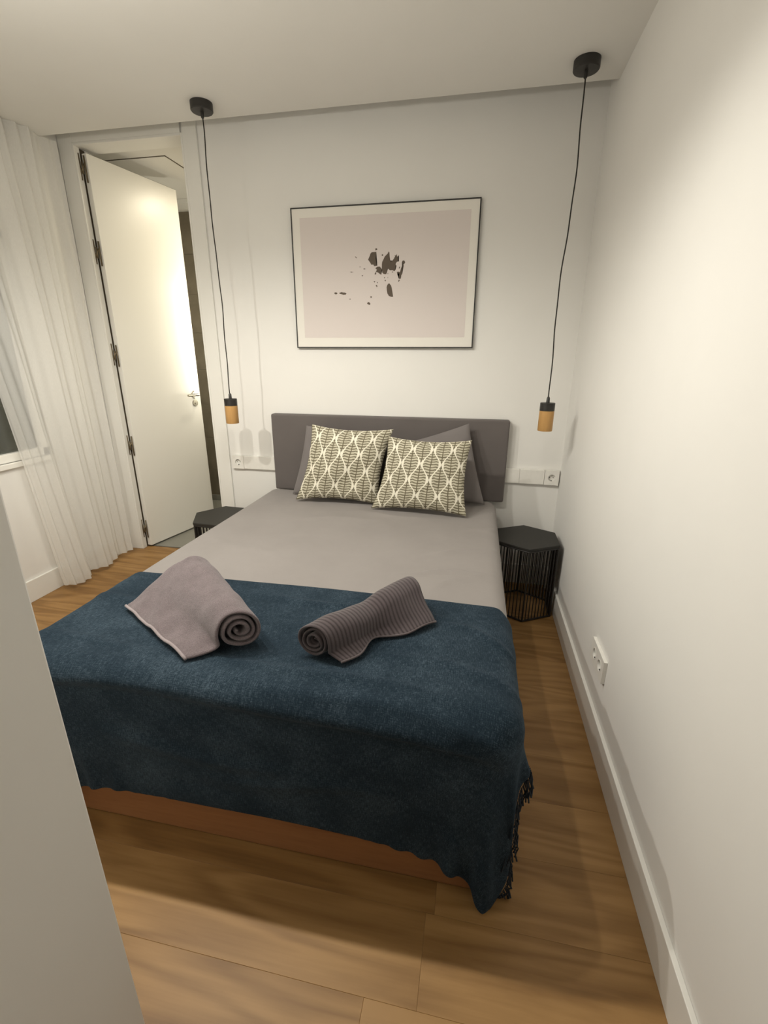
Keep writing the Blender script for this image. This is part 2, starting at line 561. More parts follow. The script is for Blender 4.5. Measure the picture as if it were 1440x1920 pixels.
tag(MB().box(XL-0.135, XL-0.12, WY0+0.001, WY1-0.001, WZ0+0.001, WZ1-0.001).obj('night_panel', m_plain('night_dark', (0.055, 0.046, 0.034), 0.7), win), 'dark panel added outside the glass in place of the night')  # unseen dark panel, added to stand in for the night outside
W([o for o in win.children if o.name.startswith('night_panel')][0])

# ---- door
door = empty('door_1', ((JL+JR)/2, 0, 0), 'tall white door opened away from the bedroom into the bathroom', None, None, 'structure')
df = MB()
df.box(JR+0.012, -1.55, -0.014, 0.0, 0, 2.55).box(-2.407, JL, -0.014, 0.0, 0, 2.55).box(JL, JR, -0.014, 0.0, ZH, 2.55)
df.box(JR, JR+0.012, -0.014, 0.12, 0, ZH).box(JL, JL+0.012, -0.014, 0.026, 0, ZH).box(JL, JL+0.012, 0.07, 0.12, 0, ZH).box(JL+0.012, JR, -0.014, 0.12, ZH-0.012, ZH)
W(df.obj('door_frame', 'trim', door, bevel=0.002))
W(MB().box(JL+0.0001, JL+0.006, 0.026, 0.07, 0, ZH-0.012).obj('gap_line', 'gap_line', door))  # dark strip added to draw the gap line at the hinge side
LANG = atan2(0.132, 0.66)
leaf = empty('leaf', (0, 0, 0))
bpy.data.objects.remove(leaf)
def hinge_frame(p):      # leaf-local (s along leaf, n thickness toward the jamb side, z) -> door-local
    s, n, z = p
    d = Vector((sin(LANG), cos(LANG), 0))
    q = Vector((cos(LANG), -sin(LANG), 0))
    base = Vector((-2.273, 0.031, 0)) - Vector(door.location)
    return tuple(base + d*s + q*n + Vector((0, 0, z)))
m = MB().box(0, 0.655, -0.036, 0, 0.012, 2.420)
m.v = [hinge_frame(p) for p in m.v]
lf = m.obj('door_leaf', 'lacquer', door, bevel=0.0015)
m = MB().box(0.001, 0.654, -0.0345, -0.0015, 2.4198, 2.4212)
m.v = [hinge_frame(p) for p in m.v]
m.obj('edge_band', 'gap_line', lf)
m = MB()
m.box(0.586, 0.598, 0, 0.010, 1.020, 1.075).box(0.584, 0.600, 0.0, 0.004, 1.02, 1.075)
m.tube([(0.592, 0.004, 1.048), (0.592, 0.048, 1.048), (0.586, 0.054, 1.048), (0.476, 0.056, 1.048)], 0.0085, 10)
m.tube([(0.592, 0.0, 1.048), (0.592, 0.008, 1.048)], 0.024, 20)
m.v = [hinge_frame(p) for p in m.v]
m.obj('door_handle', 'steel', lf, smooth=False)
m = MB().tube([(0.592, 0.0, 0.985), (0.592, 0.007, 0.985)], 0.024, 20).tube([(0.592, 0.007, 0.985), (0.592, 0.011, 0.985)], 0.007, 10)
m.v = [hinge_frame(p) for p in m.v]
m.obj('lock_plate', 'steel', lf)
for hz in (2.345, 1.915, 1.332, 0.749, 0.145):
    m = MB()
    x0 = JL+0.012
    yb = -0.0
    # two upright flanges joined by a slanting knuckle, as on the photograph
    m.tube([(-2.3085, 0.012, hz-0.062), (-2.3085, 0.012, hz+0.070)], 0.0042, 8)
    m.tube([(-2.287, 0.026, hz-0.070), (-2.287, 0.026, hz+0.062)], 0.0042, 8)
    m.tube([(-2.298, 0.018, hz-0.030), (-2.298, 0.018, hz+0.030)], 0.0055, 8)
    m.tube([(-2.3085, 0.012, hz-0.024), (-2.298, 0.018, hz), (-2.287, 0.026, hz+0.024)], 0.005, 6)
    m.v = [tuple(Vector(p)-Vector(door.location)) for p in m.v]
    m.obj('hinge', 'bronze', door, smooth=True)

# ---- bathroom seen through the door
tag(MB().box(-2.62, -1.2, 0.062, 1.3, -0.06, 0.0).obj('floor', 'bathfloor'), 'grey stone bathroom floor beyond the open door', None, None, 'structure')
MB_ = MB()
MB_.box(-2.74, -2.62, 0.12, 1.32, 0, 2.62).box(-1.2, -1.1, 0.12, 1.32, 0, 2.62).box(-2.74, -1.1, 1.21, 1.33, 0, 2.62)
bw = MB_.obj('wall_bathroom', 'wall')
tag(bw, 'bathroom wall clad in dark stone tile under a white band', None, None, 'structure')
tm = None
for i in range(8):
    for j in range(3):
        x0 = -2.618 + j*0.472
        z0 = i*0.305
        if tm is None:
            o = MB().box(0, 0.4705, -0.009, 0, 0, 0.3038).obj('tile', 'tile', bw, bevel=0.001)
            tm = o.data
        else:
            o = link('tile', tm, None, bw, bevel=0.001)
        o.location = (x0, 1.209, z0)
tag(MB().box(-2.618, -1.202, 1.190, 1.2, 0.0, 0.055).obj('trim_1', 'bathfloor'), 'low grey plinth at the foot of the bathroom tiles', None, None, 'structure')
bc = MB().box(-2.74, -1.1, 0.121, 1.33, 2.50, 2.55).obj('ceiling', 'ceil')
tag(bc, 'white bathroom ceiling with a hatch line', None, None, 'structure')
h = MB()
h.box(-2.55, -1.985, 0.350, 0.356, 2.4975, 2.501).box(-1.991, -1.985, 0.350, 1.1, 2.4975, 2.501).box(-2.55, -1.985, 1.094, 1.1, 2.4975, 2.501)
h.obj('hatch_joint', 'gap_line', bc)
MB().box(-2.55, -1.992, 0.357, 1.093, 2.4965, 2.501).obj('access_hatch', 'ceil', bc)

# ------------------------------------------------------------------ bed
BX0, BX1, BY0, BY1, BZ = -1.250, 0.148, -1.848, -0.062, 0.545
BC = ((BX0+BX1)/2, (BY0+BY1)/2)
bed = empty('bed', (BC[0], BC[1], 0), 'low double bed with an oak storage base under grey bedding', 'bed')
b = MB()
def rrect(x0, x1, y0, y1, r, n=6):
    pts = []
    for cx, cy, a0 in ((x1-r, y1-r, 0), (x0+r, y1-r, 90), (x0+r, y0+r, 180), (x1-r, y0+r, 270)):
        for k in range(n+1):
            an = radians(a0+90*k/n)
            pts.append((cx+r*cos(an), cy+r*sin(an)))
    return pts
b.prism([(p[0]-BC[0], p[1]-BC[1]) for p in rrect(-1.205, 0.100, -1.842, -0.064, 0.03)], 0.0, 0.30)
b.obj('bed_base', 'bedwood', bed, bevel=0.006, smooth=False)

def rounded(p, hx, hy, zt, r, zin=0.0):
    ix, iy, iz = hx-r, hy-r, zt-r
    c = Vector((max(-ix, min(ix, p.x)), max(-iy, min(iy, p.y)), min(iz, p.z)))
    d = p-c
    if d.length < 1e-9:
        return p
    return c + d.normalized()*r

def wrinkle(x, y):
    v = 0.0
    n = noise.noise(Vector((x*2.1, y*2.1, 0.3)))
    v += 0.005*n
    # soft creases that run across the bed near the throw and towards the pillows
    def ridge(x0, y0, x1, y1, wd, amp):
        dx, dy = x1-x0, y1-y0
        L = sqrt(dx*dx+dy*dy)
        t = max(0, min(1, ((x-x0)*dx+(y-y0)*dy)/L/L))
        px, py = x0+dx*t, y0+dy*t + 0.015*sin(t*7+x0*9)
        d = sqrt((x-px)**2+(y-py)**2)
        return 1.7*amp*math.exp(-(d/wd)**2)*(0.35+0.65*sin(pi*t))
    v += ridge(-0.25, -1.13, 0.10, -1.05, 0.010, 0.006)
    v += ridge(-0.10, -1.20, 0.06, -1.08, 0.010, 0.005)
    v += ridge(-0.18, -0.95, 0.12, -0.80, 0.016, 0.005)
    v += ridge(-0.02, -0.62, 0.13, -0.55, 0.014, 0.005)
    v += ridge(-0.90, -0.60, -0.45, -0.55, 0.03, 0.003)
    v += ridge(-0.60, -0.45, -0.20, -0.50, 0.025, 0.004)
    v += ridge(-1.15, -0.95, -0.7, -1.1, 0.03, 0.003)
    return v

def make_spread():
    hx, hy = (BX1-BX0)/2, (BY1-BY0)/2
    nx, ny, nz = 110, 140, 16
    zb = 0.20
    bm = bmesh.new()
    vm = {}
    def V(i, j, k):
        key = (i, j, k)
        if key not in vm:
            p = Vector((-hx+2*hx*i/nx, -hy+2*hy*j/ny, BZ-(BZ-zb)*k/nz))
            if k == 0:
                pass
            q = rounded(p, hx, hy, BZ, 0.058)
            X, Y = q.x+BC[0], q.y+BC[1]
            wz = wrinkle(X, Y)
            if q.z > BZ-0.06:
                q.z += wz
            else:
                nrm = Vector((1 if i == nx else -1 if i == 0 else 0, 1 if j == ny else -1 if j == 0 else 0, 0))
                q += nrm*0.002*noise.noise(Vector((X*4, Y*4, q.z*7)))
            vm[key] = bm.verts.new((q.x, q.y, q.z))
        return vm[key]
    for i in range(nx):
        for j in range(ny):
            bm.faces.new((V(i, j, 0), V(i+1, j, 0), V(i+1, j+1, 0), V(i, j+1, 0)))
    for k in range(nz):
        for i in range(nx):
            bm.faces.new((V(i, 0, k+1), V(i+1, 0, k+1), V(i+1, 0, k), V(i, 0, k)))
            bm.faces.new((V(i+1, ny, k+1), V(i, ny, k+1), V(i, ny, k), V(i+1, ny, k)))
        for j in range(ny):
            bm.faces.new((V(0, j+1, k+1), V(0, j, k+1), V(0, j, k), V(0, j+1, k)))
            bm.faces.new((V(nx, j, k+1), V(nx, j+1, k+1), V(nx, j+1, k), V(nx, j, k)))
    me = bpy.data.meshes.new('bedspread')
    bm.to_mesh(me)
    bm.free()
    o = link('mattress', me, 'sheet', bed, None, True)
    return tag(o, 'mattress under a smooth warm grey fitted cover')
make_spread()

# ---- headboard
hb = MB().box(-1.223, 0.187, -0.060, -0.002, 0.528, 1.0)
tag(hb.obj('headboard', 'head', None, bevel=0.010, seg=3), 'wide low dark grey upholstered headboard on the back wall', 'headboard')

# ------------------------------------------------------------------ throw: cloth relaxed over the bed
def make_throw():
    h = 0.0165
    xl, xr = BX0-0.27, BX1+0.135
    yt, yb = -1.335, BY0-0.335
    nx, ny = int((xr-xl)/h)+1, int((yt-yb)/h)+1
    rs = np.random.RandomState(3)
    gx = np.linspace(xl, xr, nx)
    gy = np.linspace(yt, yb, ny)
    hx_, hy_ = gx[1]-gx[0], gy[0]-gy[1]
    X, Y = np.meshgrid(gx, gy)
    # the cloth lies a little skewed: its top edge is highest in the middle
    tt = (X-BC[0])/0.7
    P = np.stack([X, Y + 0.012*np.cos(tt*1.6), np.full_like(X, BZ+0.012)], -1)
    P[..., 2] += 0.0015*rs.randn(ny, nx)
    # a little slack on top so that it wrinkles
    top = P[..., 1] > BY0
    P[..., 1] = np.where(top, -1.335+(P[..., 1]+1.335)*1.0, P[..., 1])
    Q = P.copy()
    hx, hy, r = (BX1-BX0)/2+0.011, (BY1-BY0)/2+0.011, 0.067
    zt = BZ+0.011
    cons = []
    def group(a, b, rest, k):
        cons.append((a, b, rest, k))
    I = np.arange(nx*ny).reshape(ny, nx)
    def pairs(di, dj, k):
        i0, i1 = (0, ny-di)
        if dj >= 0:
            A, B = I[:ny-di, :nx-dj], I[di:, dj:]
        else:
            A, B = I[:ny-di, -dj:], I[di:, :nx+dj]
        rest = sqrt((di*hy_)**2+(dj*hx_)**2)
        ax = 1 if dj and not di else 0
        # two colours so that no vertex is touched twice
        if di:
            par = (np.arange(A.shape[0])//di) % 2
            for c in (0, 1):
                group(A[par == c].ravel(), B[par == c].ravel(), rest, k)
        else:
            par = (np.arange(A.shape[1])//dj) % 2
            for c in (0, 1):
                group(A[:, par == c].ravel(), B[:, par == c].ravel(), rest, k)
    pairs(0, 1, 1.0); pairs(1, 0, 1.0)
    pairs(1, 1, 0.05); pairs(1, -1, 0.05)
    pairs(0, 2, 0.03); pairs(2, 0, 0.03)
    x = P.reshape(-1, 3).copy()
    v = np.zeros_like(x)
    x0 = x.copy()
    dt = 1/240
    ix, iy, iz = hx-r, hy-r, zt-r
    cx, cy = BC
    ofs = np.array([cx, cy, 0])
    free = np.abs(x0[:nx*3, 0:1]-cx) > hx-0.03

    def collide(x):
        l = x - ofs
        c = np.stack([np.clip(l[:, 0], -ix, ix), np.clip(l[:, 1], -iy, iy), np.minimum(l[:, 2], iz)], 1)
        d = l-c
        L = np.sqrt((d*d).sum(1))
        hit = L < r
        n = d/np.maximum(L, 1e-6)[:, None]
        deep = L < 1e-6
        n[deep] = (0, 0, 1)
        newp = c + n*r + ofs
        newp[deep, 2] = zt
        x[hit] = newp[hit]
        x[:, 2] = np.maximum(x[:, 2], 0.005)
        return hit, n
    for step in range(1300):
        v[:, 2] -= 9.8*dt
        v *= 0.992
        xp = x.copy()
        x = x + v*dt
        for it in range(2):
            for a, b, rest, k in cons:
                d = x[b]-x[a]
                L = np.sqrt((d*d).sum(1))+1e-9
                cor = (0.5*k*(L-rest)/L)[:, None]*d
                x[a] += cor
                x[b] -= cor
            if it % 2:
                hit, n = collide(x)
        x[:nx*3, :2] = np.where(free, x[:nx*3, :2], x0[:nx*3, :2])
        hit, n = collide(x)
        pin = hit & (n[:, 2] > 0.995)
        x[pin, :2] = xp[pin, :2] + 0.1*(x[pin, :2]-xp[pin, :2])
        mv = x[hit]-xp[hit]
        nn = n[hit]
        tang = mv - nn*(mv*nn).sum(1)[:, None]
        x[hit] -= tang*0.5
        v = (x-xp)/dt
    P = x.reshape(ny, nx, 3)
    def fine(A, ax):
        A = np.moveaxis(A, ax, 0)
        B = np.empty((2*A.shape[0]-1,)+A.shape[1:])
        B[0::2] = A
        mid = (A[:-1]+A[1:])/2
        mid[1:-1] = (9*(A[1:-2]+A[2:-1])-(A[:-3]+A[3:]))/16
        B[1::2] = mid
        return np.moveaxis(B, 0, ax)
    P = fine(P, 0)
    gy = fine(gy, 0)
    ny = len(gy)
    # creases drawn on the settled cloth (along the outward normal)
    du = np.gradient(P, axis=1); dv = np.gradient(P, axis=0)
    N = np.cross(dv, du)
    N /= np.linalg.norm(N, axis=2, keepdims=True)+1e-9
    U, V_ = np.meshgrid(gx, gy)
    disp = np.zeros_like(U)
    for i in range(ny):
        for j in range(nx):
            a = Vector((U[i, j]*1.6, V_[i, j]*9.0, 1.0))
            b = Vector((U[i, j]*3.0, V_[i, j]*4.0, 5.0))
            disp[i, j] = 0.0045*max(0.0, noise.noise(a))*2 + 0.004*max(0, noise.noise(b))
    def ridge(x0, y0, x1, y1, wd, amp):
        dx, dy = x1-x0, y1-y0
        L2 = dx*dx+dy*dy
        t = np.clip(((U-x0)*dx+(V_-y0)*dy)/L2, 0, 1)
        d = np.hypot(U-x0-dx*t, V_-y0-dy*t-0.012*np.sin(t*6+x0*5))
        return amp*np.exp(-(d/wd)**2)*(0.3+0.7*np.sin(np.pi*t))
    for rr in ((-0.62, -1.42, -0.05, -1.44, 0.012, 0.007), (-0.05, -1.46, 0.15, -1.52, 0.012, 0.008), (-0.7, -1.72, 0.0, -1.75, 0.014, 0.006),
               (-1.2, -1.50, -0.75, -1.58, 0.015, 0.006), (-0.2, -1.62, 0.2, -1.66, 0.016, 0.005), (-0.5, -1.78, 0.14, -1.80, 0.014, 0.006),
               (-1.2, -1.70, -0.6, -1.74, 0.014, 0.004), (-0.9, -1.99, -0.3, -2.03, 0.02, 0.005), (-0.6, -2.08, -0.1, -2.02, 0.02, 0.005)):
        disp += 1.7*ridge(*rr)
    # lip of the mattress edge showing through at the foot
    dl = V_-(BY0+0.020+0.006*np.sin(U*5))
    lip = np.where(dl > 0, np.exp(-(dl/0.050)**2), np.exp(-(dl/0.011)**2))*np.clip((U-BX0)/0.1, 0, 1)*np.clip((BX1-U)/0.15, 0, 1)
    disp += 0.028*lip
    # hang free parts a little outwards and keep out of the bed
    P = P + N*np.maximum(disp, 0)[..., None]
    uv = np.stack([U, V_], -1)
    o = grid_obj('throw_blanket', P, uv, 'throw', None, True, 0.004, 1, 1.0)
    tag(o, 'dark blue woven throw with fringed ends draped over the foot of the bed', 'blanket')
    # fringe on both short ends
    fm = MB()
    rr = random.Random(5)
    for side, j, jj in ((1, nx-1, nx-2), (-1, 0, 1)):
        col = P[:, j]
        for i in range(0, ny-1):
            for q in (0.0, 0.5):
                p = Vector(col[i]*(1-q)+col[i+1]*q)
                out = Vector(P[i, j]-P[i, jj]).normalized()
                L = rr.uniform(0.045, 0.075)
                p1 = p + out*L*0.22 + Vector((rr.uniform(-1, 1)*0.004, rr.uniform(-1, 1)*0.006, -L*0.38))
                p2 = p + out*L*0.18 + Vector((rr.uniform(-1, 1)*0.008, rr.uniform(-1, 1)*0.010, -L*0.85))
                p1.z = max(p1.z, 0.006); p2.z = max(p2.z, 0.006)
                fm.tube([p, p1, p2], [0.0012, 0.0016, 0.0022], 4)
    f = fm.obj('fringe', m_plain('fringe_yarn', (0.012, 0.020, 0.030), 0.9), o)
    f['kind'] = 'stuff'
    return P
THROW = make_throw()

# ------------------------------------------------------------------ cushions and pillows
def pillow_mesh(corners, thick, name, mat, normal, n=30, pinch=0.07, sharp=2.2, wr=0.004, seed=0, edge=0.004, power=0.5):
    """corners: BL, BR, TR, TL (seen from the front); closed puffy pillow"""
    BL, BR, TR, TL = [Vector(c) for c in corners]
    N = Vector(normal).normalized()
    rows = []
    def surf(u, v, sgn):
        # sides bow inwards so that the corners stick out
        uu = u + pinch*(0.5-u)*2*(1-(2*u-1)**2*0)*0 
        p = BL*(1-u)*(1-v)+BR*u*(1-v)+TR*u*v+TL*(1-u)*v
        cu, cv = 2*u-1, 2*v-1
        ctr = (BL+BR+TR+TL)/4
        ux = ((BR-BL)*(1-v)+(TR-TL)*v)/2
        vy = ((TL-BL)*(1-u)+(TR-BR)*u)/2
        p = p - ux*cu*abs(cu)*pinch*(1-cv*cv) - vy*cv*abs(cv)*pinch*(1-cu*cu)
        f = max(0.0, (1-cu**2)*(1-cv**2))**power
        w = noise.noise(Vector((u*4.2, v*4.2, seed*3.1)))*wr*(0.4+f) + noise.noise(Vector((u*11, v*11, seed*7.7)))*wr*0.5*(1-f)
        return p + N*sgn*(thick/2*f + edge*0.5) + N*w*(1 if sgn > 0 else 0.5)
    me = bpy.data.meshes.new(name)
    vs, fs, uvs = [], [], []
    for sgn in (1, -1):
        base = len(vs)
        for i in range(n+1):
            for j in range(n+1):
                vs.append(tuple(surf(j/n, i/n, sgn)))
                uvs.append((j/n, i/n))
        for i in range(n):
            for j in range(n):
                q = (base+i*(n+1)+j, base+i*(n+1)+j+1, base+(i+1)*(n+1)+j+1, base+(i+1)*(n+1)+j)
                fs.append(q if sgn > 0 else q[::-1])
    m2 = (n+1)*(n+1)
    ring = [j for j in range(n+1)] + [i*(n+1)+n for i in range(1, n+1)] + [n*(n+1)+j for j in range(n-1, -1, -1)] + [i*(n+1) for i in range(n-1, 0, -1)]
    for k in range(len(ring)):
        a, b_ = ring[k], ring[(k+1) % len(ring)]
        fs.append((a, a+m2, b_+m2, b_))
    me.from_pydata(vs, [], fs)
    l = me.uv_layers.new(name='UVMap')
    for p in me.polygons:
        for li in p.loop_indices:
            l.data[li].uv = uvs[me.loops[li].vertex_index]
    o = link(name, me, mat, None, None, True)
    bm = bmesh.new(); bm.from_mesh(me); bmesh.ops.recalc_face_normals(bm, faces=bm.faces); bm.to_mesh(me); bm.free()
    return o

# grey bed pillows leaning on the headboard
p = pillow_mesh([(-1.045, -0.215, 0.552), (-0.55, -0.215, 0.552), (-0.50, -0.115, 0.925), (-0.975, -0.115, 0.945)], 0.085, 'bed_pillow', 'pillow', (0, -1, 0.3), pinch=0.05, seed=1)
tag(p, 'dark grey bed pillow standing behind the left patterned cushion', 'pillow', 'grey pillows against the headboard')
p = pillow_mesh([(-0.42, -0.215, 0.552), (0.078, -0.205, 0.556), (-0.035, -0.112, 0.985), (-0.50, -0.112, 0.83)], 0.085, 'bed_pillow', 'pillow', (0, -1, 0.3), pinch=0.04, seed=2)
tag(p, 'dark grey bed pillow with one corner pointing up behind the right patterned cushion', 'pillow', 'grey pillows against the headboard')

def cushion(corners, nrm, label, seed):
    o = pillow_mesh(corners, 0.125, 'cushion', 'leaf', nrm, n=44, pinch=0.10, wr=0.009, seed=seed, edge=0.006)
    tag(o, label, 'cushion', 'leaf print cushions on the bed')
    # piped seam around the edge
    return o
cushion([(-0.975, -0.338, 0.556), (-0.500, -0.330, 0.556), (-0.434, -0.235, 0.958), (-0.898, -0.232, 0.970)], (0.02, -1, 0.24),
        'left cream and taupe leaf print square cushion, higher of the two', 4)
cushion([(-0.522, -0.405, 0.556), (-0.015, -0.435, 0.556), (-0.012, -0.305, 0.925), (-0.450, -0.300, 0.930)], (-0.02, -1, 0.30),
        'right cream and taupe leaf print cushion overlapping the other one', 9)

# ------------------------------------------------------------------ rolled towels
def towel(name, mat, E0, E1, T0, T1, r, turns, pitch, thick, label, Lfun, n_ax=26, rfun=None, seed=0, z0=0.566, lump=0.004, scurve=0.0, wrap=lambda t: 0.0):
    E0, E1, T0, T1 = [Vector(p) for p in (E0, E1, T0, T1)]
    prof_n, tail_n = int(26*turns), 14
    rows = []
    uvs = []
    def wrapped(ra, q, L, rr, phi1, tipz, k):
        # the sheet hugs the roll further down before it turns out flat
        pe = radians(-28)
        if q < 0.5:
            a = phi1+(pe-phi1)*q/0.5
            w = (rr*cos(a), rr*sin(a)*0.97)
        else:
            u = (q-0.5)/0.5
            x0, z0_ = rr*cos(pe), rr*sin(pe)*0.97
            x1, z1 = x0-0.004, tipz+0.010
            w = ((1-u)**2*x0+2*u*(1-u)*x1+u*u*L, (1-u)**2*z0_+2*u*(1-u)*z1+u*u*tipz)
        return (ra[0]*(1-k)+w[0]*k, ra[1]*(1-k)+w[1]*k)
    for ia in range(n_ax+1):
        t = ia/n_ax
        c = E0.lerp(E1, t)
        tip = T0.lerp(T1, t)
        e = (tip-c); e.z = 0
        L = e.length*Lfun(t)
        e.normalize()
        ax = (E1-E0).normalized()
        rr = r*(rfun(t) if rfun else 1)
        # upper tangent from the roll to the tip (L, 0.006)
        tipz = -rr+0.006
        dist = sqrt(L*L+tipz*tipz)
        beta = atan2(tipz, L)
        phi1 = beta + acos(min(0.999, rr/dist))
        pts = []
        th_end = phi1                 # outermost angle (measured from +e, counter-clockwise)
        for k in range(prof_n+1):
            q = k/prof_n
            ang = th_end + (1-q)*turns*2*pi
            rad = max(0.006, rr - pitch*turns*(1-q)*(1+0.10*sin(ang*1.0+seed)*(1-q)))
            # flattened by weight
            pts.append((rad*cos(ang), rad*sin(ang)*0.97))
        px, pz = pts[-1]
        for k in range(1, tail_n+1):
            q = k/tail_n
            zl = pz+(tipz-pz)*q
            zs = tipz+(pz-tipz)*(0.5+0.5*cos(pi*q))
            ra = (px+(L-px)*q, zl*(1-scurve)+zs*scurve + (0.10*rr*sin(pi*q) if scurve else -0.16*rr*sin(pi*q)))
            pts.append(wrapped(ra, q, L, rr, phi1, tipz, wrap(t)))
        row, uvr = [], []
        s = 0.0
        prev = None
        for k, (a, z) in enumerate(pts):
            P_ = Vector((c.x, c.y, z0+rr)) + e*a + Vector((0, 0, z))
            o = noise.noise(Vector((P_.x*14, P_.y*14, P_.z*14+seed)))*lump*(0.5+k/len(pts))
            P_ += Vector((0, 0, max(o, z0+0.004-P_.z) if k > prof_n else o))
            # ragged ends: layers slip along the axis
            slip = 0.010*noise.noise(Vector((k*0.09, seed, 0)))
            P_ += ax*slip*(1 if t < 0.5 else 1)
            if prev is not None:
                s += sqrt((a-prev[0])**2+(z-prev[1])**2)
            prev = (a, z)
            row.append(tuple(P_)); uvr.append((t*(E1-E0).length, s))
        rows.append(row); uvs.append(uvr)
    o = grid_obj(name, np.array(rows), np.array(uvs), mat, None, True, thick, 1, 0.0)
    bm = bmesh.new(); bm.from_mesh(o.data); bmesh.ops.recalc_face_normals(bm, faces=bm.faces); bm.to_mesh(o.data); bm.free()
    tag(o, label, 'towel')
    return o, rows

o, rows = towel('rolled_towel', 'towel1', (-0.585, -1.722, 0), (-0.915, -1.425, 0), (-0.705, -1.800, 0), (-1.055, -1.590, 0), 0.058, 2.9, 0.0165, 0.010,
      'plain mauve terry towel rolled up with a wide flat tail at left', lambda t: 1.0, seed=1, lump=0.009, scurve=0.75, wrap=lambda t: 0.85*max(0, 1-t*1.15)**1.3)
hem = MB()
hem.tube([Vector(r_[-1])+Vector((0, 0, 0.001)) for r_ in rows], 0.0046, 6)
tag(hem.obj('hem', m_fabric('pale_hem', (0.24, 0.20, 0.205), (0.36, 0.31, 0.315), 500), o, smooth=True), 'paler stitched hem')
o, rows = towel('rolled_towel', 'towel2', (-0.385, -1.716, 0), (-0.160, -1.395, 0), (-0.300, -1.735, 0), (-0.085, -1.478, 0), 0.049, 3.1, 0.0125, 0.0065,
      'darker ribbed towel rolled up at a slant, to the right of the plain one',
      lambda t: 1.0-0.42*math.exp(-((t-0.42)/0.16)**2)+0.10*t, rfun=lambda t: 1.0-0.14*math.exp(-((t-0.5)/0.16)**2)+0.06*t, seed=5, lump=0.005, wrap=lambda t: 0.75*max(0, 1-t*2.2)**1.2+0.35*math.exp(-((t-0.45)/0.2)**2))
hem = MB()
hem.tube([Vector(r_[-1])+Vector((0, 0, 0.001)) for r_ in rows], 0.0031, 6)
hem.obj('hem', m_fabric('grey_hem', (0.09, 0.072, 0.075), (0.14, 0.115, 0.118), 500), o, smooth=True)

# ------------------------------------------------------------------ nightstands
def nightstand(loc, a0, label, R):
    root = empty('nightstand', loc, label, 'nightstand', 'black wire nightstands beside the bed')
    H = 0.42
    def hexp(r):
        return [(r*cos(radians(a0+60*k)), r*sin(radians(a0+60*k))) for k in range(6)]
    MB().prism(hexp(R), H-0.014, H).obj('table_top', 'blacktop', root, bevel=0.002)
    for nm, z, rr in (('base_ring', 0.006, R-0.008), ('top_ring', H-0.02, R-0.008)):
        m = MB()
        pts = hexp(rr)
        for k in range(6):
            a, b_ = pts[k], pts[(k+1) % 6]
            m.tube([(a[0], a[1], z), (b_[0], b_[1], z)], 0.0055, 8)
        m.obj(nm, 'black', root)
    pts = hexp(R-0.008)
    wm = None
    for k in range(6):
        a, b_ = Vector((*pts[k], 0)), Vector((*pts[(k+1) % 6], 0))
        for q in range(9):
            p_ = a.lerp(b_, q/9)
            if wm is None:
                o_ = MB().tube([(0, 0, 0.006), (0, 0, H-0.018)], 0.0029, 6).obj('wire', 'black', root)
                wm = o_.data
            else:
                o_ = link('wire', wm, None, root)
            o_.location = (p_.x, p_.y, 0)
            if q == 0:
                o_.scale = (1.7, 1.7, 1)
    return root
nightstand((0.309, -0.300, 0), 30, 'black hexagonal wire nightstand between the bed and the right wall', 0.183)
nightstand((-1.452, -0.318, 0), -4, 'black hexagonal nightstand mostly hidden behind the bed by the door', 0.190)

# ------------------------------------------------------------------ pendants
def pendant(loc, zb, sway, label):
    root = empty('pendant_lamp', loc, label, 'lamp', 'pendant lamps either side of the bed')
    z0 = loc[2]
    m = MB().lathe([(0.050, 0), (0.050, -0.030), (0.047, -0.034), (0.012, -0.036)], 36)
    m.obj('canopy', 'black', root, smooth=False)
    m = MB().lathe([(0.008, -0.030), (0.007, -0.056), (0.003, -0.060)], 14)
    m.obj('cord_grip', 'black', root)
    top = zb+0.1335
    path = []
    N = 40
    for k in range(N+1):
        t = k/N
        zz = (-0.04)*(1-t) + (top+0.02-z0)*t
        path.append((sway*sin(pi*t*2.2)*sin(pi*t) + 0.0012*sin(t*31), 0.0015*sin(t*23), zz))
    MB().tube(path, 0.0028, 8).obj('cord', 'cord', root, smooth=True)
    zc = zb-z0
    m = MB().lathe([(0.0345, zc+0.0965), (0.0345, zc+0.1325), (0.0335, zc+0.1335), (0.0085, zc+0.1340), (0.0075, zc+0.156), (0.004, zc+0.162)], 32)
    m.obj('cap', 'black', root)
    prof = [(0.0265, zc+0.07), (0.0265, zc+0.0005), (0.0275, zc), (0.0335, zc), (0.0345, zc+0.0015), (0.0345, zc+0.096)]
    MB().lathe(prof, 36).obj('shade', 'pendwood', root)
    return root
for o_ in (pendant((-1.333, -0.318, ZC), 0.974, -0.006, 'pendant lamp with wooden cylinder shade hanging in front of the door frame'),
           pendant((0.334, -0.331, ZC), 0.990, 0.010, 'pendant lamp with wooden cylinder shade hanging near the right wall')):
    for c_ in o_.children:
        if c_.name.split('.')[0] in ('canopy', 'cap', 'shade'):
            b_ = c_.data
            for p_ in b_.polygons:
                p_.use_smooth = len(p_.vertices) == 4
            bm = bmesh.new(); bm.from_mesh(b_)
            for e_ in bm.edges:
                if len(e_.link_faces) == 2 and e_.calc_face_angle() > radians(35):
                    e_.smooth = False
            bm.to_mesh(b_); bm.free()

